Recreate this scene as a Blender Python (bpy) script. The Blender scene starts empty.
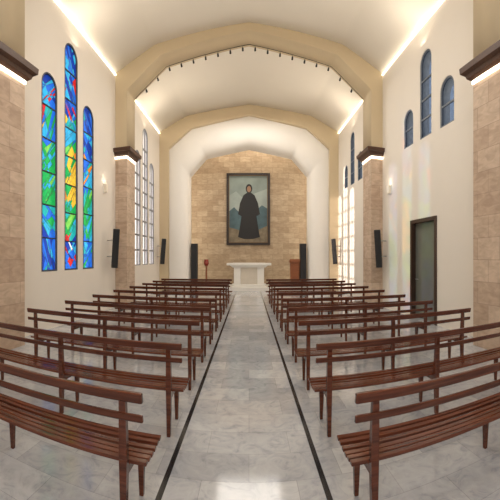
import bpy, bmesh, math, random
from mathutils import Matrix, Vector
C = bpy.context.scene.collection
PI = math.pi
R = math.radians
random.seed(4)

# ------------------------------------------------------------------ materials
def newmat(name):
    m = bpy.data.materials.new(name); m.use_nodes = True
    nt = m.node_tree
    return m, nt, nt.nodes['Principled BSDF'], nt.nodes['Material Output']

def plain(name, col, rough=.6, metal=0, var=.06, scale=6., spec=.5, emit=None, es=0):
    m, nt, b, o = newmat(name)
    tc = nt.nodes.new('ShaderNodeTexCoord'); nz = nt.nodes.new('ShaderNodeTexNoise')
    nz.inputs['Scale'].default_value = scale; nz.inputs['Detail'].default_value = 4
    nt.links.new(tc.outputs['Object'], nz.inputs['Vector'])
    mx = nt.nodes.new('ShaderNodeMix'); mx.data_type = 'RGBA'
    mx.inputs['A'].default_value = (*[c*(1-var) for c in col], 1)
    mx.inputs['B'].default_value = (*[min(1, c*(1+var)) for c in col], 1)
    nt.links.new(nz.outputs['Fac'], mx.inputs['Factor'])
    nt.links.new(mx.outputs['Result'], b.inputs['Base Color'])
    b.inputs['Roughness'].default_value = rough; b.inputs['Metallic'].default_value = metal
    b.inputs['Specular IOR Level'].default_value = spec
    if emit:
        b.inputs['Emission Color'].default_value = (*emit, 1); b.inputs['Emission Strength'].default_value = es
    return m

def stone(name, c1, c2, mortar, bw, bh, rough=.7, ns=3., ms=.006, dark=.82):
    m, nt, b, o = newmat(name); N = nt.nodes; L = nt.links
    tc = N.new('ShaderNodeTexCoord'); sp = N.new('ShaderNodeSeparateXYZ'); L.new(tc.outputs['Object'], sp.inputs[0])
    ad = N.new('ShaderNodeMath'); ad.operation = 'ADD'; L.new(sp.outputs['X'], ad.inputs[0]); L.new(sp.outputs['Y'], ad.inputs[1])
    cb = N.new('ShaderNodeCombineXYZ'); L.new(ad.outputs[0], cb.inputs[0]); L.new(sp.outputs['Z'], cb.inputs[1])
    br = N.new('ShaderNodeTexBrick'); L.new(cb.outputs[0], br.inputs['Vector'])
    br.inputs['Color1'].default_value = (*c1, 1); br.inputs['Color2'].default_value = (*c2, 1); br.inputs['Mortar'].default_value = (*mortar, 1)
    br.inputs['Scale'].default_value = 1; br.inputs['Brick Width'].default_value = bw; br.inputs['Row Height'].default_value = bh
    br.inputs['Mortar Size'].default_value = ms; br.inputs['Bias'].default_value = 0
    mp = N.new('ShaderNodeMapping'); mp.inputs['Scale'].default_value = (1, 1, 2.4); L.new(tc.outputs['Object'], mp.inputs[0])
    nz = N.new('ShaderNodeTexNoise'); nz.inputs['Scale'].default_value = ns; nz.inputs['Detail'].default_value = 9; nz.inputs['Distortion'].default_value = .8; L.new(mp.outputs[0], nz.inputs['Vector'])
    rp = N.new('ShaderNodeValToRGB'); rp.color_ramp.elements[0].position = .32; rp.color_ramp.elements[1].position = .68
    rp.color_ramp.elements[0].color = (dark, dark*.97, dark*.94, 1); rp.color_ramp.elements[1].color = (1.1, 1.1, 1.1, 1); L.new(nz.outputs['Fac'], rp.inputs[0])
    mx = N.new('ShaderNodeMix'); mx.data_type = 'RGBA'; mx.blend_type = 'MULTIPLY'; mx.inputs['Factor'].default_value = 1
    L.new(br.outputs['Color'], mx.inputs['A']); L.new(rp.outputs[0], mx.inputs['B']); L.new(mx.outputs['Result'], b.inputs['Base Color'])
    bp = N.new('ShaderNodeBump'); bp.inputs['Strength'].default_value = .2; bp.inputs['Distance'].default_value = .02
    L.new(nz.outputs['Fac'], bp.inputs['Height']); L.new(bp.outputs[0], b.inputs['Normal'])
    b.inputs['Roughness'].default_value = rough
    return m

def marble_floor():
    m, nt, b, o = newmat('marble_floor'); N = nt.nodes; L = nt.links
    tc = N.new('ShaderNodeTexCoord')
    br = N.new('ShaderNodeTexBrick'); L.new(tc.outputs['Object'], br.inputs['Vector'])
    br.offset = 0.5
    br.inputs['Color1'].default_value = (.325, .33, .345, 1); br.inputs['Color2'].default_value = (.465, .467, .475, 1); br.inputs['Mortar'].default_value = (.27, .27, .27, 1)
    br.inputs['Scale'].default_value = 1; br.inputs['Brick Width'].default_value = .70; br.inputs['Row Height'].default_value = .35; br.inputs['Mortar Size'].default_value = .002
    n1 = N.new('ShaderNodeTexNoise'); n1.inputs['Scale'].default_value = 6; n1.inputs['Detail'].default_value = 10; n1.inputs['Roughness'].default_value = .65; n1.inputs['Distortion'].default_value = 1.5
    L.new(tc.outputs['Object'], n1.inputs['Vector'])
    r1 = N.new('ShaderNodeValToRGB'); e = r1.color_ramp.elements
    e[0].position = .30; e[0].color = (.70, .72, .75, 1); e[1].position = .66; e[1].color = (1.14, 1.13, 1.12, 1)
    v = r1.color_ramp.elements.new(.46); v.color = (.98, .98, .985, 1)
    L.new(n1.outputs['Fac'], r1.inputs[0])
    mx = N.new('ShaderNodeMix'); mx.data_type = 'RGBA'; mx.blend_type = 'MULTIPLY'; mx.inputs['Factor'].default_value = 1
    L.new(br.outputs['Color'], mx.inputs['A']); L.new(r1.outputs[0], mx.inputs['B']); L.new(mx.outputs['Result'], b.inputs['Base Color'])
    b.inputs['Roughness'].default_value = .09
    return m

def wood(name, c1, c2, rough=.35, sx=1.2, sy=22.):
    m, nt, b, o = newmat(name); N = nt.nodes; L = nt.links
    tc = N.new('ShaderNodeTexCoord'); mp = N.new('ShaderNodeMapping'); mp.inputs['Scale'].default_value = (sx, sy, sy)
    L.new(tc.outputs['Object'], mp.inputs[0])
    nz = N.new('ShaderNodeTexNoise'); nz.inputs['Scale'].default_value = 2; nz.inputs['Detail'].default_value = 6; nz.inputs['Distortion'].default_value = .6
    L.new(mp.outputs[0], nz.inputs['Vector'])
    rp = N.new('ShaderNodeValToRGB'); rp.color_ramp.elements[0].position = .3; rp.color_ramp.elements[1].position = .72
    rp.color_ramp.elements[0].color = (*c1, 1); rp.color_ramp.elements[1].color = (*c2, 1)
    L.new(nz.outputs['Fac'], rp.inputs[0]); L.new(rp.outputs[0], b.inputs['Base Color'])
    b.inputs['Roughness'].default_value = rough
    return m

def glass(name, col, transl=.12, lo=.7, tint=None):
    m, nt, b, o = newmat(name); N = nt.nodes; L = nt.links
    N.remove(b)
    tc = N.new('ShaderNodeTexCoord'); nz = N.new('ShaderNodeTexNoise'); nz.inputs['Scale'].default_value = 9; L.new(tc.outputs['Object'], nz.inputs['Vector'])
    mx = N.new('ShaderNodeMix'); mx.data_type = 'RGBA'
    mx.inputs['A'].default_value = (*[c*lo for c in col], 1); mx.inputs['B'].default_value = (*[min(1, c*1.3) for c in col], 1)
    L.new(nz.outputs['Fac'], mx.inputs['Factor'])
    t = N.new('ShaderNodeBsdfTransparent'); d = N.new('ShaderNodeBsdfTranslucent'); s = N.new('ShaderNodeMixShader'); s.inputs[0].default_value = transl
    if tint: t.inputs[0].default_value = (*tint, 1)
    else: L.new(mx.outputs['Result'], t.inputs[0])
    L.new(mx.outputs['Result'], d.inputs[0])
    L.new(t.outputs[0], s.inputs[1]); L.new(d.outputs[0], s.inputs[2]); L.new(s.outputs[0], o.inputs[0])
    return m

WALL = plain('cream_wall_paint', (.78, .72, .64), .8, var=.02, scale=2)
CEIL = plain('white_ceiling_paint', (.86, .82, .75), .85, var=.015, scale=2)
BEIGE = plain('beige_arch_plaster', (.62, .505, .335), .75, var=.03, scale=3)
WHITE = plain('white_plaster', (.86, .83, .78), .7, var=.015)
PILLAR = stone('travertine_pillar_tile', (.48, .35, .255), (.62, .485, .37), (.40, .295, .22), .6, .4, ns=4)
APSE = stone('beige_stone_block', (.375, .28, .185), (.50, .395, .275), (.30, .225, .15), .6, .3, ns=4, ms=.007)
FLOOR = marble_floor()
BLACKLINE = plain('black_marble', (.012, .012, .014), .2)
WOOD = wood('reddish_brown_wood', (.052, .0140, .0078), (.150, .042, .0195), .13)
DARKWOOD = wood('dark_capital_wood', (.05, .020, .010), (.10, .042, .022), .45)
FRAMEWOOD = plain('near_black_frame_wood', (.018, .009, .006), .4)
LECT = wood('orange_brown_wood', (.20, .06, .022), (.32, .11, .04), .4)
BLACK = plain('black_plastic', (.012, .012, .013), .5)
GRILLE = plain('black_mesh_grille', (.022, .022, .024), .8, var=.4, scale=200)
METAL = plain('brushed_steel', (.45, .45, .45), .35, 1)
MARBLE = plain('white_altar_marble', (.78, .76, .71), .3, var=.06, scale=4)
ALTARPANEL = plain('cream_altar_panel', (.62, .56, .47), .4, var=.1, scale=4)
REDGLASS = plain('dark_red_lamp_glass', (.26, .03, .018), .25)
LED = plain('warm_led', (1, .9, .75), emit=(1, .87, .66), es=6)
LEDW = plain('bright_led', (1, .95, .88), emit=(1, .90, .72), es=4)
SCONCE = plain('cream_sconce', (.8, .72, .6), .5, emit=(1, .82, .55), es=.1)
GREYFRAME = plain('grey_window_frame', (.05, .06, .09), .5)
BLUEGREY = plain('blue_grey_window_frame', (.13, .15, .18), .5)
PALEFRAME = plain('pale_grey_window_frame', (.26, .26, .27), .5)
LEAD = plain('lead_came', (.01, .012, .02), .6)
CLEAR = glass('pale_clear_glass', (.95, .97, 1.0), .02, .92)
SMOKE = glass('smoky_glass', (.21, .24, .285), .1)
DOORDARK = plain('brown_door_frame', (.05, .024, .013), .5)
DOORPANE = plain('olive_grey_door_leaf', (.15, .152, .128), .35, var=.3, scale=1.5)
GOLD = plain('dull_gold', (.22, .13, .05), .4, .6)

# ------------------------------------------------------------------ mesh helpers
def link(name, me, mats, parent=None):
    o = bpy.data.objects.new(name, me)
    for m in (mats if isinstance(mats, (list, tuple)) else [mats]): me.materials.append(m)
    C.objects.link(o)
    if parent: o.parent = parent
    return o
def obj(name, bm, mats, parent=None, smooth=False):
    bmesh.ops.recalc_face_normals(bm, faces=bm.faces[:])
    me = bpy.data.meshes.new(name); bm.to_mesh(me); bm.free()
    if smooth:
        for p in me.polygons: p.use_smooth = True
    return link(name, me, mats, parent)
def hexa(bm, bot, top, bev=0):
    """bot/top: 4 points each, same winding"""
    vs = [bm.verts.new(p) for p in bot] + [bm.verts.new(p) for p in top]
    fs = [bm.faces.new(vs[3::-1]), bm.faces.new(vs[4:])]
    for i in range(4):
        j = (i+1) % 4; fs.append(bm.faces.new((vs[i], vs[j], vs[4+j], vs[4+i])))
    if bev:
        es = list({e for f in fs for e in f.edges})
        bmesh.ops.bevel(bm, geom=es, offset=bev, segments=2, affect='EDGES', profile=.5)
def rect(x0, x1, y0, y1, z): return [(x0, y0, z), (x1, y0, z), (x1, y1, z), (x0, y1, z)]
def box(bm, x0, x1, y0, y1, z0, z1, bev=0): hexa(bm, rect(x0, x1, y0, y1, z0), rect(x0, x1, y0, y1, z1), bev)
def cyl(bm, p, q, r, r2=None, n=16):
    p, q = Vector(p), Vector(q); d = q-p
    mat = Matrix.Translation((p+q)/2) @ d.to_track_quat('Z', 'Y').to_matrix().to_4x4()
    bmesh.ops.create_cone(bm, cap_ends=True, segments=n, radius1=r, radius2=r if r2 is None else r2, depth=d.length, matrix=mat)
def BOX(name, mat, *a, parent=None):
    bm = bmesh.new(); box(bm, *a); return obj(name, bm, mat, parent)
def tag(o, label=None, cat=None, group=None, kind=None):
    if label: o['label'] = label
    if cat: o['category'] = cat
    if group: o['group'] = group
    if kind: o['kind'] = kind
    return o
def S(o, label, cat): return tag(o, label, cat, kind='structure')
def thing(name, label, cat, loc=(0, 0, 0), rz=0, group=None):
    o = bpy.data.objects.new(name, None); C.objects.link(o); o.empty_display_size = .2
    o.location = loc; o.rotation_euler = (0, 0, rz)
    return tag(o, label, cat, group)
def dup(o, parent=None):
    c = o.copy(); C.objects.link(c)
    if parent: c.parent = parent
    for ch in list(o.children): dup(ch, c)
    return c
def solid(name, loops, d0, d1, plane, mats, parent=None):
    cu = bpy.data.curves.new('tmp', 'CURVE'); cu.dimensions = '2D'; cu.fill_mode = 'BOTH'; cu.extrude = (d1-d0)/2
    for lp in loops:
        s = cu.splines.new('POLY'); s.points.add(len(lp)-1); s.use_cyclic_u = True
        for p, (a, b) in zip(s.points, lp): p.co = (a, b, 0, 1)
    t = bpy.data.objects.new('tmp', cu); C.objects.link(t)
    me = bpy.data.meshes.new_from_object(t)
    bpy.data.objects.remove(t); bpy.data.curves.remove(cu)
    mid = (d0+d1)/2
    for v in me.vertices:
        a, b, c = v.co
        v.co = (mid+c, a, b) if plane == 'YZ' else (a, mid+c, b)
    bm = bmesh.new(); bm.from_mesh(me); bpy.data.meshes.remove(me)
    bmesh.ops.remove_doubles(bm, verts=bm.verts[:], dist=1e-5)
    return obj(name, bm, mats, parent)
def rounded(pts, r, n=6):
    """open polyline with rounded inner corners"""
    out = [pts[0]]
    for i in range(1, len(pts)-1):
        p0, p, p1 = Vector(pts[i-1]), Vector(pts[i]), Vector(pts[i+1])
        a = p+(p0-p).normalized()*min(r, (p0-p).length*.45); b = p+(p1-p).normalized()*min(r, (p1-p).length*.45)
        for k in range(n+1):
            t = k/n; q = a*(1-t)**2+p*2*t*(1-t)+b*t*t; out.append((q.x, q.y))
    out.append(pts[-1]); return out
def sym(half): return [(-x, z) for x, z in half] + [(x, z) for x, z in reversed(half[:-1])]

# ------------------------------------------------------------------ room shell
WX = 4.3; PX = 3.9
NAVE_END = 15.85
half_ceil = [(4.3, 7.7), (2.95, 8.38), (0, 8.80)]
ceil_prof = sym(rounded(half_ceil, .1, 4))

S(BOX('floor', FLOOR, -4.6, 4.6, -3, 18.9, -.2, 0), 'pale grey veined marble tile floor', 'floor')
def lancet(yc, w, z0, z1, n=14):
    r = w/2; pts = [(yc-r, z0), (yc+r, z0)]
    for k in range(n+1):
        a = PI*k/n; pts.append((yc+r*math.cos(a), z1-r+r*math.sin(a)))
    return pts
LEFT = [(6.35, .63, 1.33, 5.85), (7.33, .64, 1.33, 7.03), (8.27, .63, 1.33, 5.83)]
RIGHT = [(6.42, .60, 4.70, 5.82), (7.40, .60, 4.72, 6.94), (8.35, .58, 4.74, 5.77)]
BAY = 6.1
lw = LEFT + [(y+BAY, w+.06, a, b) for y, w, a, b in LEFT]
rw = RIGHT + [(y+BAY, w, a, b) for y, w, a, b in RIGHT]
S(solid('wall_left', [[(-3, 0), (18.9, 0), (18.9, 7.95), (-3, 7.95)]] + [lancet(*w) for w in lw], -4.6, -WX, 'YZ', WALL), 'cream left wall pierced by tall round-topped windows', 'wall')
S(solid('wall_right', [[(-3, 0), (6.84, 0), (6.84, 2.65), (8.19, 2.65), (8.19, 0), (18.9, 0), (18.9, 7.95), (-3, 7.95)]] + [lancet(*w) for w in rw], WX, 4.6, 'YZ', WALL), 'cream right wall with a dark door and high windows', 'wall')
S(solid('ceiling', [ceil_prof + [(4.6, 7.72), (4.6, 9.1), (-4.6, 9.1), (-4.6, 7.72)]], -3, NAVE_END+.2, 'XZ', CEIL), 'white vaulted ceiling over the nave', 'ceiling')
S(BOX('wall_back', APSE, -4.3, 4.3, 18.5, 18.9, 0, 9), 'beige stone block wall behind the altar', 'wall')
S(BOX('wall_front', WALL, -4.6, 4.6, -3.2, -3, 0, 9), 'cream entrance wall behind the viewer', 'wall')

# arches -------------------------------------------------------------
inner_half = rounded([(PX, 5.0), (PX, 7.10), (2.75, 8.03), (0, 8.56)], .04, 4)
def arch(n, y0, y1, label):
    inn = sym(inner_half)
    outer = [(4.3, 5.19), (4.3, 7.7)] + [(x, z) for x, z in reversed(ceil_prof)][1:-1] + [(-4.3, 7.7), (-4.3, 5.19)]
    inn2 = [(-PX, 5.19)] + inn[1:-1] + [(PX, 5.19)]
    S(solid('trim_%d' % n, [outer + inn2], y0, y1, 'XZ', BEIGE), label, 'arch')
arch(1, 4.13, 4.93, 'beige plaster arch nearest the viewer, above the front pillars')
arch(2, 10.2, 11.0, 'beige plaster arch across the middle of the nave, with spotlights under it')
tn = 3
for (y0, y1, w) in ((4.13, 4.93, 'near'), (10.2, 11.0, 'middle')):
    for s, sn in ((-1, 'left'), (1, 'right')):
        x0, x1 = sorted((s*WX, s*PX))
        S(BOX('trim_%d' % tn, PILLAR, x0, x1, y0, y1, 0, 4.95), 'travertine tiled pillar, %s one on the %s wall' % (w, sn), 'pillar'); tn += 1
        bm = bmesh.new(); lv = [(4.95, .03), (4.99, .09), (5.05, .11), (5.085, .18), (5.19, .19), (5.21, .15)]
        for (za, oa), (zb, ob) in zip(lv, lv[1:]):
            def rr(z, of):
                a, b = sorted((s*WX, s*(PX-of))); return rect(a, b, y0-of, y1+of, z)
            hexa(bm, rr(za, oa), rr(zb, ob))
        cap = S(obj('trim_%d' % tn, bm, DARKWOOD), 'dark stepped wooden capital on the %s pillar of the %s wall' % (w, sn), 'capital'); tn += 1
        bm = bmesh.new()
        a, b = sorted((s*(PX-.005), s*(PX-.03))); box(bm, a, b, y0, y1, 4.88, 4.94)
        a, b = sorted((s*WX, s*PX)); box(bm, a, b, y0-.03, y0-.005, 4.88, 4.94)
        obj('light_strip', bm, LED, cap)

# far arch: beige border with white soft-edged surround -----------------
A_half = rounded([(3.86, 0), (3.86, 6.9), (2.75, 7.80), (0, 8.34)], .06, 5)
B_half = rounded([(2.95, 0), (2.95, 5.72), (2.15, 6.62), (0, 7.06)], .06, 5)
outerF = [(4.3, 0), (4.3, 7.7)] + list(reversed(ceil_prof))[1:-1] + [(-4.3, 7.7), (-4.3, 0)]
S(solid('trim_%d' % tn, [outerF + sym(A_half)], NAVE_END-.15, NAVE_END+.15, 'XZ', BEIGE), 'beige border arch at the mouth of the sanctuary', 'arch'); tn += 1
A, B = sym(A_half), sym(B_half)
bm = bmesh.new(); rows = []
NS = 18; EX = 2/2.9
for k in range(NS+1):
    t = k/NS*PI/2; f = math.sin(t)**EX; y = NAVE_END+.08+.72*(1-max(0, math.cos(t))**EX)
    rows.append([bm.verts.new((a[0]+(b[0]-a[0])*f, y, a[1]+(b[1]-a[1])*f)) for a, b in zip(A, B)])
rows.append([bm.verts.new((b[0], NAVE_END+1.1, b[1])) for b in B])
for r0, r1 in zip(rows, rows[1:]):
    for i in range(len(r0)-1): bm.faces.new((r0[i], r0[i+1], r1[i+1], r1[i]))
S(obj('trim_%d' % tn, bm, WHITE, smooth=True), 'smooth white soft-edged arch surrounding the sanctuary', 'arch'); tn += 1
S(solid('wall_sanctuary', [[(-4.6, 0), (-4.6, 9.2), (4.6, 9.2), (4.6, 0)] + list(reversed([(x*1.02, z) for x, z in A]))], NAVE_END+.2, NAVE_END+.35, 'XZ', WALL), 'hidden wall carrying the sanctuary arch', 'wall')
S(BOX('ceiling_sanctuary', CEIL, -4.3, 4.3, NAVE_END+.35, 18.5, 8.6, 9.0), 'white ceiling of the sanctuary', 'ceiling')
S(BOX('floor_sanctuary', MARBLE, -3.6, 3.6, 16.25, 18.5, 0, .17), 'white marble step in front of the altar', 'step')

# cove light strips along the wall tops --------------------------------
for s, sn in ((-1, 'left'), (1, 'right')):
    for (y0, y1, w) in ((4.95, 10.18, 'near'), (11.02, 15.68, 'far'), (-3, 4.1, 'rear')):
        a, b = sorted((s*4.295, s*4.26))
        S(BOX('trim_%d' % tn, LEDW, a, b, y0, y1, 7.635, 7.66), 'bright cove light strip at top of the %s wall, %s bay' % (sn, w), 'light strip'); tn += 1
# dark lines beside the aisle
for x, sn in ((-.61, 'left'), (.545, 'right')):
    S(BOX('trim_%d' % tn, BLACKLINE, x-.02, x+.02, -3, 16.2, 0, .003), 'black inlaid floor line on the %s of the aisle' % sn, 'floor line'); tn += 1

# ------------------------------------------------------------------ windows
PAL = dict(db=(.006, .035, .28), b=(.012, .12, .56), c=(.025, .33, .56), t=(.012, .32, .31), g=(.010, .32, .065), lg=(.14, .46, .07),
           y=(.62, .42, .035), o=(.62, .20, .018), r=(.50, .018, .018), w=(.50, .57, .60))
keys = list(PAL); GM = [glass('stained_glass_'+k, PAL[k], .55, .7, [c*.8+.05 for c in PAL[k]]) for k in keys]
designs = [
    [(.20, 'b db b c b t'), (.33, 'b t c g b t'), (.64, 'g lg g t g t g c'), (.78, 'c t b g c b y'), (1, 'b c b db t b c r')],
    [(.15, 'b db b w b r c'), (.30, 'g t lg g c t'), (.55, 'y o y g lg y t'), (.68, 'y c b g c t'), (.85, 'b c b r c db'), (1, 'b c b db c')],
    [(.18, 'b c b g t b'), (.48, 'g t g lg g t c'), (.70, 'o b c t t b c'), (1, 'b c b t b db')]]
def stained(root, yc, w, z0, z1, des, seed, x):
    rnd = random.Random(seed); bm = bmesh.new()
    pts = lancet(yc, w-.05, z0+.025, z1-.025)
    bm.faces.new([bm.verts.new((x, a, b)) for a, b in pts])
    H = z1-z0
    def cut(faces, co, no):
        es = {e for f in faces for e in f.edges}; vs = {v for f in faces for v in f.verts}
        bmesh.ops.bisect_plane(bm, geom=list(vs)+list(es)+list(faces), plane_co=co, plane_no=no, dist=1e-4)
    n = max(5, int(H*1.5)); bases = []
    for k in range(1, n): cut(bm.faces[:], (x, yc, z0+H*k/n), (0, 0, 1))
    # each panel is split by flowing, nearly parallel diagonals and cross cuts
    for k in range(n):
        za, zb = z0+H*k/n, z0+H*(k+1)/n
        base = 1.05*math.sin(k*.8+seed)
        if abs(base) < .6: base = math.copysign(.75, base)
        bases.append(base)
        for c in range(16):
            fs = [f for f in bm.faces if za-1e-3 < f.calc_center_median().z < zb+1e-3]
            if c > 8: fs = [f for f in fs if rnd.random() < .45]
            if not fs: continue
            an = base+rnd.uniform(-.2, .2) if c < 9 else -base+rnd.uniform(-.4, .4)
            cut(fs, (x, yc+rnd.uniform(-.15, .15), za+(zb-za)*((c % 9)+rnd.uniform(.2, .8))/9), (0, -math.sin(an), math.cos(an)))
    for f in bm.faces:
        c = f.calc_center_median(); v = (c.z-z0)/H
        for lim, cols in des:
            if v <= lim: break
        ba = bases[min(n-1, int(v*n))]
        band = int(((c.y-yc)*-math.sin(ba)+(c.z-z0)*math.cos(ba)+.06*math.sin(c.y*14))/.09)
        pick = random.Random(seed*1000+band*7) if rnd.random() < .65 else rnd
        f.material_index = keys.index(pick.choice(cols.split()))
    res = bmesh.ops.inset_individual(bm, faces=bm.faces[:], thickness=.0035, use_even_offset=True)
    for f in res['faces']: f.material_index = len(keys)
    obj('stained_glass', bm, GM+[LEAD], root)
    bm = bmesh.new()
    for k in range(1, n): box(bm, x-.012, x+.018, yc-w/2+.02, yc+w/2-.02, z0+H*k/n-.014, z0+H*k/n+.014)
    obj('saddle_bars', bm, LEAD, root)
wn = 1
for i, (yc, w, z0, z1) in enumerate(lw):
    near = i < 3; x = -4.335
    names = ('left', 'tallest middle', 'right')
    fr = S(solid('window_%d' % wn, [lancet(yc, w+.01, z0-.005, z1+.005), lancet(yc, w-.05, z0+.025, z1-.025)], x-.04, x+.04, 'YZ', GREYFRAME if near else PALEFRAME),
           ('%s light of the stained glass window on the left wall' if near else '%s light of the clear window in the far bay of the left wall') % names[i % 3], 'window'); wn += 1
    if near: stained(fr, yc, w, z0, z1, designs[i], 11+i, x)
    else:
        bm = bmesh.new(); bm.faces.new([bm.verts.new((x, a, b)) for a, b in lancet(yc, w-.05, z0+.025, z1-.025)]); obj('glass', bm, CLEAR, fr)
        bm = bmesh.new(); box(bm, x-.01, x+.02, yc-.025, yc+.025, z0+.03, z1-.03)
        k = z0+.6
        while k < z1-.35: box(bm, x-.01, x+.02, yc-w/2+.03, yc+w/2-.03, k-.035, k+.035); k += .6
        obj('muntin_grid', bm, PALEFRAME, fr)
for i, (yc, w, z0, z1) in enumerate(rw):
    x = 4.35; names = ('rightmost', 'tallest middle', 'leftmost')
    fr = S(solid('window_%d' % wn, [lancet(yc, w+.01, z0-.005, z1+.005), lancet(yc, w-.08, z0+.04, z1-.04)], x-.03, x+.03, 'YZ', BLUEGREY),
           '%s high grey lancet window in the %s bay of the right wall' % (names[i % 3], 'near' if i < 3 else 'far'), 'window'); wn += 1
    bm = bmesh.new(); bm.faces.new([bm.verts.new((x, a, b)) for a, b in lancet(yc, w-.06, z0+.03, z1-.03)]); obj('glass', bm, SMOKE, fr)
    bm = bmesh.new(); k = z0+.5
    while k < z1-.3: box(bm, x-.02, x+.015, yc-w/2+.03, yc+w/2-.03, k-.02, k+.02); k += .5
    obj('muntin_bar', bm, BLUEGREY, fr)

# door on the right wall
d = S(solid('door_1', [[(6.84, 0), (6.84, 2.65), (8.19, 2.65), (8.19, 0), (8.10, 0), (8.10, 2.56), (6.93, 2.56), (6.93, 0)]], 4.27, 4.5, 'YZ', DOORDARK), 'dark framed door in the right wall', 'door')
bm = bmesh.new(); box(bm, 4.40, 4.45, 6.93, 8.10, .01, 2.56); lf = obj('door_leaf', bm, DOORPANE, d)
bm = bmesh.new(); cyl(bm, (4.40, 7.98, 1.05), (4.34, 7.98, 1.05), .012); cyl(bm, (4.34, 7.99, 1.05), (4.34, 7.84, 1.05), .011); obj('door_handle', bm, METAL, lf)

# ------------------------------------------------------------------ benches
L = 2.55
def make_bench():
    t = thing('bench', '', 'bench')
    hl = L/2
    bm = bmesh.new(); hexa(bm, rect(-hl, hl, -.085, -.047, .805), rect(-hl, hl, -.105, -.067, .872), .010); obj('top_rail', bm, WOOD, t)
    bm = bmesh.new(); hexa(bm, rect(-hl, hl, -.072, -.046, .69), rect(-hl, hl, -.083, -.057, .738), .008); obj('back_rail', bm, WOOD, t)
    bm = bmesh.new()
    for k in range(6):
        y0 = -.005+k*.061; z = .395+(.008 if k == 0 else 0)+(-.008 if k in (2, 3) else 0)
        box(bm, -hl, hl, y0, y0+.039, z, z+.024, .004)
    obj('seat', bm, WOOD, t)
    for x in (-hl+.13, 0, hl-.13):
        bm = bmesh.new()
        hexa(bm, rect(x-.017, x+.017, -.055, -.015, 0), rect(x-.025, x+.025, -.06, -.008, .45), .004)
        hexa(bm, rect(x-.025, x+.025, -.06, -.008, .45), rect(x-.021, x+.021, -.075, -.035, .815), .004)
        obj('back_post', bm, WOOD, t)
        bm = bmesh.new(); hexa(bm, rect(x-.015, x+.015, .29, .32, 0), rect(x-.025, x+.025, .265, .32, .39), .004); obj('front_leg', bm, WOOD, t)
        bm = bmesh.new(); box(bm, x-.02, x+.02, -.01, .345, .34, .395, .004); obj('seat_support', bm, WOOD, t)
    return t
ordn = ['nearest the camera', 'second from the camera', 'third from the camera', 'fourth from the camera', 'fifth from the camera', 'sixth from the camera',
        'seventh from the camera', 'third from the altar', 'second from the altar', 'closest to the altar']
proto = make_bench(); used = False
for k in range(10):
    y = 1.93+1.1*k-(.03 if k == 0 else 0)
    for s, sn in ((-1, 'left'), (1, 'right')):
        if not used: o = proto; used = True
        else: o = dup(proto)
        o.location = (s*(.60+L/2), y, 0)
        o['label'] = 'reddish-brown slatted wooden bench, %s in the row %s of the aisle' % (ordn[k], sn)
        o['group'] = 'wooden benches %s of the aisle' % sn

# ------------------------------------------------------------------ altar & sanctuary things
FZ = .17
t = thing('altar', 'white marble altar table on a solid block base below the painting', 'altar', (0, 17.15, FZ))
bm = bmesh.new(); box(bm, -1.12, 1.12, -.42, .42, 1.06, 1.17, .01); obj('table_top', bm, MARBLE, t)
bm = bmesh.new(); hexa(bm, rect(-.82, .82, -.33, .33, .95), rect(-.95, .95, -.37, .37, 1.06), .008); obj('moulding', bm, MARBLE, t)
for s in (-1, 1):
    bm = bmesh.new(); a, b = sorted((s*.76, s*.42)); box(bm, a, b, -.3, .3, .1, .95, .012); obj('support', bm, MARBLE, t)
bm = bmesh.new(); box(bm, -.42, .42, -.24, .24, .1, .95); obj('centre_panel', bm, ALTARPANEL, t)
bm = bmesh.new(); box(bm, -.86, .86, -.38, .38, 0, .1, .01); obj('plinth', bm, MARBLE, t)
bm = bmesh.new(); box(bm, -.85, .85, -.425, .425, 1.171, 1.18); box(bm, -.85, .85, -.432, -.424, 1.07, 1.18); obj('altar_cloth', bm, plain('white_linen', (.82, .80, .75), .9), t)

t = thing('lectern', 'orange-brown wooden lectern to the right of the altar', 'lectern', (2.30, 16.75, FZ))
bm = bmesh.new(); box(bm, -.26, .26, -.2, .2, 0, .08, .01); obj('base', bm, LECT, t)
bm = bmesh.new(); hexa(bm, rect(-.2, .2, -.14, .14, .08), rect(-.24, .24, -.17, .17, 1.2), .008); obj('column', bm, LECT, t)
bm = bmesh.new(); hexa(bm, rect(-.28, .28, -.23, .23, 1.2), [(-.28, -.23, 1.38), (.28, -.23, 1.38), (.28, .23, 1.26), (-.28, .23, 1.26)], .008); obj('reading_top', bm, LECT, t)

t = thing('sanctuary_lamp', 'small dark red lamp on a slim brown stand to the left of the altar', 'lamp', (-2.15, 16.8, FZ))
bm = bmesh.new(); cyl(bm, (0, 0, 0), (0, 0, .05), .15, .12, 20); obj('base', bm, LECT, t)
bm = bmesh.new(); cyl(bm, (0, 0, .05), (0, 0, 1.0), .05, .04, 12); cyl(bm, (0, 0, 1.0), (0, 0, 1.05), .05, .12, 16); obj('stand', bm, LECT, t)
bm = bmesh.new(); cyl(bm, (0, 0, 1.05), (0, 0, 1.15), .08, .13, 18); cyl(bm, (0, 0, 1.15), (0, 0, 1.36), .13, .10, 18); obj('red_cup', bm, REDGLASS, t)

def tower(x, label):
    t = thing('floor_speaker', label, 'speaker', (x, 16.62, FZ), 0, 'tall black floor speakers')
    bm = bmesh.new(); box(bm, -.2, .2, -.18, .18, 0, .06, .01); obj('base', bm, BLACK, t)
    bm = bmesh.new(); box(bm, -.16, .16, -.15, .15, .06, 2.15, .02); cb = obj('cabinet', bm, BLACK, t)
    bm = bmesh.new(); box(bm, -.135, .135, -.165, -.15, .15, 2.08, .006); obj('grille', bm, GRILLE, cb)
tower(-2.73, 'tall black speaker at the left edge of the sanctuary'); tower(2.70, 'tall black speaker at the right edge of the sanctuary')

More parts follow.
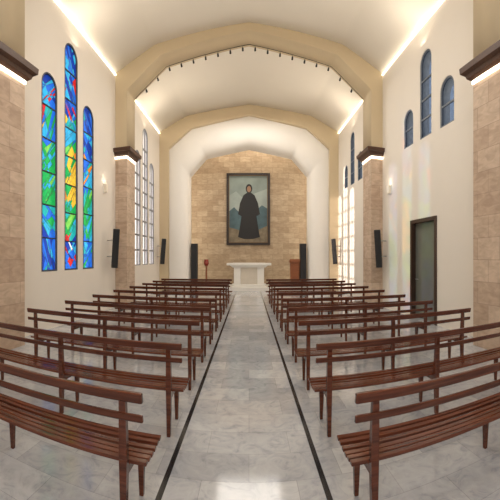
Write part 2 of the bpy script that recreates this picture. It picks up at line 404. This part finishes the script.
def wall_speaker(s, y, rz, label):
    t = thing('wall_speaker', label, 'speaker', (s*4.06, y, 1.32), rz, 'black column speakers on the side walls')
    tilt = Matrix.Rotation(R(7), 4, 'X') @ Matrix.Rotation(R(-3*s), 4, 'Y')
    bm = bmesh.new(); box(bm, -.10, .10, -.09, .06, 0, 1.2, .02); bmesh.ops.transform(bm, matrix=tilt, verts=bm.verts[:]); cb = obj('cabinet', bm, BLACK, t)
    bm = bmesh.new(); box(bm, -.085, .085, -.105, -.09, .03, 1.17, .006); bmesh.ops.transform(bm, matrix=tilt, verts=bm.verts[:]); obj('grille', bm, GRILLE, cb)
    loc = Matrix.Rotation(-rz, 3, 'Z') @ Vector((s*.24, 0, 0))
    for z in (.35, .85):
        bm = bmesh.new(); cyl(bm, (-s*.05*z, -.06*z, z), (loc.x, loc.y, z), .02); obj('bracket', bm, METAL, t)
wall_speaker(-1, 9.55, R(25), 'large black column speaker on the left wall before the pillar')
wall_speaker(1, 9.9, R(-25), 'large black column speaker on the right wall before the pillar')
wall_speaker(-1, 15.3, R(25), 'small distant black column speaker at far end of the left wall')
wall_speaker(1, 15.4, R(-25), 'small distant black column speaker at far end of the right wall')

for s, y, sn in ((-1, 9.3, 'left'), (1, 9.55, 'right')):
    t = thing('wall_sconce', 'small cream wall sconce on the %s wall above the speaker' % sn, 'wall light', (s*WX, y, 3.6), 0, 'wall sconces')
    bm = bmesh.new(); a, b = sorted((0, -s*.02)); box(bm, a, b, -.07, .07, 0, .3, .004); obj('backplate', bm, WHITE, t)
    bm = bmesh.new(); a, b = sorted((-s*.02, -s*.11)); hexa(bm, rect(a, b, -.05, .05, .03), rect(a, b, -.075, .075, .27), .006); obj('shade', bm, SCONCE, t)

# track spotlights under the middle arch
prof = sym(rounded([(PX-.05, 7.04), (2.72, 7.97), (0, 8.50)], .04, 4))
def at_x(x):
    for (xa, za), (xb, zb) in zip(prof, prof[1:]):
        if xa <= x <= xb: return za+(zb-za)*(x-xa)/(xb-xa)
t = thing('lighting_track', 'thin black lighting track running under the middle arch', 'lighting track', (0, 10.85, 8.4))
bm = bmesh.new()
for (xa, za), (xb, zb) in zip(prof, prof[1:]): cyl(bm, (xa, 0, za-8.4+.035), (xb, 0, zb-8.4+.035), .009, n=8)
obj('rail', bm, BLACK, t)
xs = [-3.45+6.9*k/17 for k in range(18)]
onm = ['first', 'second', 'third', 'fourth', 'fifth', 'sixth', 'seventh', 'eighth', 'ninth']
sp0 = None
for i, x in enumerate(xs):
    lab = 'small black spotlight on the arch track, %s from the %s' % (onm[i] if i < 9 else onm[17-i], 'left' if i < 9 else 'right')
    if sp0 is None:
        sp0 = t = thing('spotlight', lab, 'spotlight', group='track spotlights')
        bm = bmesh.new(); cyl(bm, (0, 0, 0), (0, 0, -.045), .010, n=8); obj('stem', bm, BLACK, t)
        bm = bmesh.new(); cyl(bm, (0, 0, -.045), (0, .08, -.085), .027, .032); hd = obj('lamp_head', bm, BLACK, t)
        bm = bmesh.new(); cyl(bm, (0, .08, -.085), (0, .084, -.087), .027); obj('lens', bm, METAL, hd)
    else:
        t = dup(sp0); t['label'] = lab
    t.location = (x, 10.85+.036, at_x(x)+.025)

# ------------------------------------------------------------------ painting
PXm = 18.4/335
def P(px, py): return ((px-249)*PXm, 1.65+(257-py)*PXm)
x0, z1 = P(226.5, 173); x1, z0 = P(270, 245)
cx, cz = (x0+x1)/2, z0
t = thing('painting', 'tall dark-framed painting of a figure in a black robe on the stone wall', 'painting', (cx, 18.5, z0))
def rel(px, py): a, b = P(px, py); return (a-cx, b-z0)
W, H = x1-x0, z1-z0
f = solid('frame', [[(-W/2, 0), (W/2, 0), (W/2, H), (-W/2, H)], [(-W/2+.13, .13), (W/2-.13, .13), (W/2-.13, H-.13), (-W/2+.13, H-.13)]], -.11, 0, 'XZ', FRAMEWOOD, t)
g = solid('inner_moulding', [[(-W/2+.12, .12), (W/2-.12, .12), (W/2-.12, H-.12), (-W/2+.12, H-.12)], [(-W/2+.15, .15), (W/2-.15, .15), (W/2-.15, H-.15), (-W/2+.15, H-.15)]], -.08, -.02, 'XZ', GOLD, t)
pm = [plain('paint_sky', (.22, .27, .25), .6, var=.45, scale=1.3), plain('paint_hills', (.06, .11, .13), .6, var=.6, scale=3), plain('paint_rocks', (.18, .145, .095), .6, var=.8, scale=4),
      plain('paint_robe', (.010, .010, .011), .6), plain('paint_skin', (.26, .15, .09), .6), plain('paint_mist', (.30, .35, .33), .6, var=.3, scale=2)]
bm = bmesh.new()
def poly(pts, mi, layer):
    vs = [bm.verts.new((rel(a, b)[0], -.04-.002*layer, rel(a, b)[1])) for a, b in pts]
    fc = bm.faces.new(vs); fc.material_index = mi
def ell(cx_, cy_, rx, ry, mi, layer): poly([(cx_+rx*math.cos(2*PI*k/20), cy_+ry*math.sin(2*PI*k/20)) for k in range(20)], mi, layer)
poly([(228, 175), (268.5, 175), (268.5, 243), (228, 243)], 0, 0)
poly([(228, 196), (236, 191), (243, 198), (255, 193), (268.5, 188), (268.5, 222), (228, 222)], 5, 1)
poly([(228, 212), (234, 207), (240, 213), (255, 211), (262, 205), (268.5, 209), (268.5, 243), (228, 243)], 1, 2)
poly([(228, 227), (236, 229), (246, 233), (258, 230), (268.5, 225), (268.5, 243), (228, 243)], 2, 3)
poly([(243.5, 195), (247, 192.5), (251, 192.5), (254.5, 195), (258, 203), (260, 214), (256.5, 216), (258, 226), (260, 237), (253, 239), (244, 239), (238, 237), (240, 226), (241.5, 216), (238, 214), (240, 203)], 3, 5)
ell(249, 188.5, 3.3, 4.6, 3, 6)
ell(249, 189, 2.1, 3.1, 4, 7)
bm.normal_update()
for fc in bm.faces:
    if fc.normal.y > 0: fc.normal_flip()
me = bpy.data.meshes.new('canvas'); bm.to_mesh(me); bm.free(); link('canvas', me, pm, t)

# ------------------------------------------------------------------ lights
def lamp(name, kind, loc, energy, col, rot=None, tgt=None, **k):
    l = bpy.data.lights.new(name, kind); l.energy = energy; l.color = col
    for a, v in k.items(): setattr(l, a, v)
    o = bpy.data.objects.new(name, l); C.objects.link(o); o.location = loc
    if tgt is not None: o.rotation_euler = (Vector(tgt)-Vector(loc)).to_track_quat('-Z', 'Y').to_euler()
    return o
WARM = (1, .85, .66); NEUT = (1, .95, .88)
lamp('evening_sun', 'SUN', (-20, 0, 10), 5.0, (1, .84, .75), tgt=(-20+8.6, 1.1, 10-1.2), angle=R(.7))
lamp('rear_fill', 'AREA', (0, -2.6, 4.0), 130, (.97, .97, 1), tgt=(0, 5, 2.6), shape='RECTANGLE', size=3, size_y=4)  # added soft fill from behind the camera, no actual fixture there
for y, sy in ((1, 5), (7.5, 4.6), (13.3, 4.2)):
    lamp('nave_fill', 'AREA', (0, y, 8.2), 165 if y > 2 else 120, NEUT, tgt=(0, y+.001, 0), shape='RECTANGLE', size=2.6, size_y=sy*.7)  # unseen overhead fill added per bay to brighten the nave, not real fittings
    for s in (-1, 1):
        lamp('cove_lamp', 'AREA', (s*3.95, y, 6.75), 56, WARM, tgt=(s*1.4, y, 9), shape='RECTANGLE', size=.3, size_y=sy)
lamp('sanctuary_wash', 'AREA', (0, 17.5, 8.0), 75, WARM, tgt=(0, 18.4, 2), shape='RECTANGLE', size=5, size_y=.3)
for s in (-1, 1):
    lamp('sanctuary_side_wash', 'AREA', (s*3.5, 17.6, 3.8), 38, WARM, tgt=(s*1.5, 18.5, 3.8), shape='RECTANGLE', size=.2, size_y=6)
    for y in ((9.3, 9.55)[s > 0],):
        lamp('sconce_bulb', 'POINT', (s*4.16, y, 4.0), 1.2, WARM, shadow_soft_size=.05)

w = bpy.data.worlds.new('sky'); bpy.context.scene.world = w; w.use_nodes = True
nt = w.node_tree; bg = nt.nodes['Background']
tc = nt.nodes.new('ShaderNodeTexCoord'); sp = nt.nodes.new('ShaderNodeSeparateXYZ'); rp = nt.nodes.new('ShaderNodeValToRGB')
nt.links.new(tc.outputs['Generated'], sp.inputs[0]); nt.links.new(sp.outputs['Z'], rp.inputs[0])
rp.color_ramp.elements[0].color = (.95, .97, 1, 1); rp.color_ramp.elements[1].color = (.45, .65, 1, 1)
nt.links.new(rp.outputs[0], bg.inputs[0]); bg.inputs[1].default_value = 1.3
bpy.context.scene.view_settings.view_transform = 'Standard'

# ------------------------------------------------------------------ camera (cylindrical panorama, as the photograph)
cam = bpy.data.cameras.new('camera'); co = bpy.data.objects.new('camera', cam); C.objects.link(co)
co.location = (0, 0, 1.65); co.rotation_euler = (PI/2, 0, 0)
cam.type = 'PANO'
F = 335; xv, yh = 249, 257
def setp(k, v):
    ok = False
    for tg in (cam, getattr(cam, 'cycles', None)):
        if tg is None: continue
        try: setattr(tg, k, v); ok = True
        except Exception as e: pass
    return ok
bpy.context.scene.camera = co
ok = setp('panorama_type', 'CENTRAL_CYLINDRICAL')
setp('central_cylindrical_range_u_min', -xv/F); setp('central_cylindrical_range_u_max', (500-xv)/F)
setp('central_cylindrical_range_v_min', -(500-yh)/F); setp('central_cylindrical_range_v_max', yh/F); setp('central_cylindrical_radius', 1.0)
assert ok
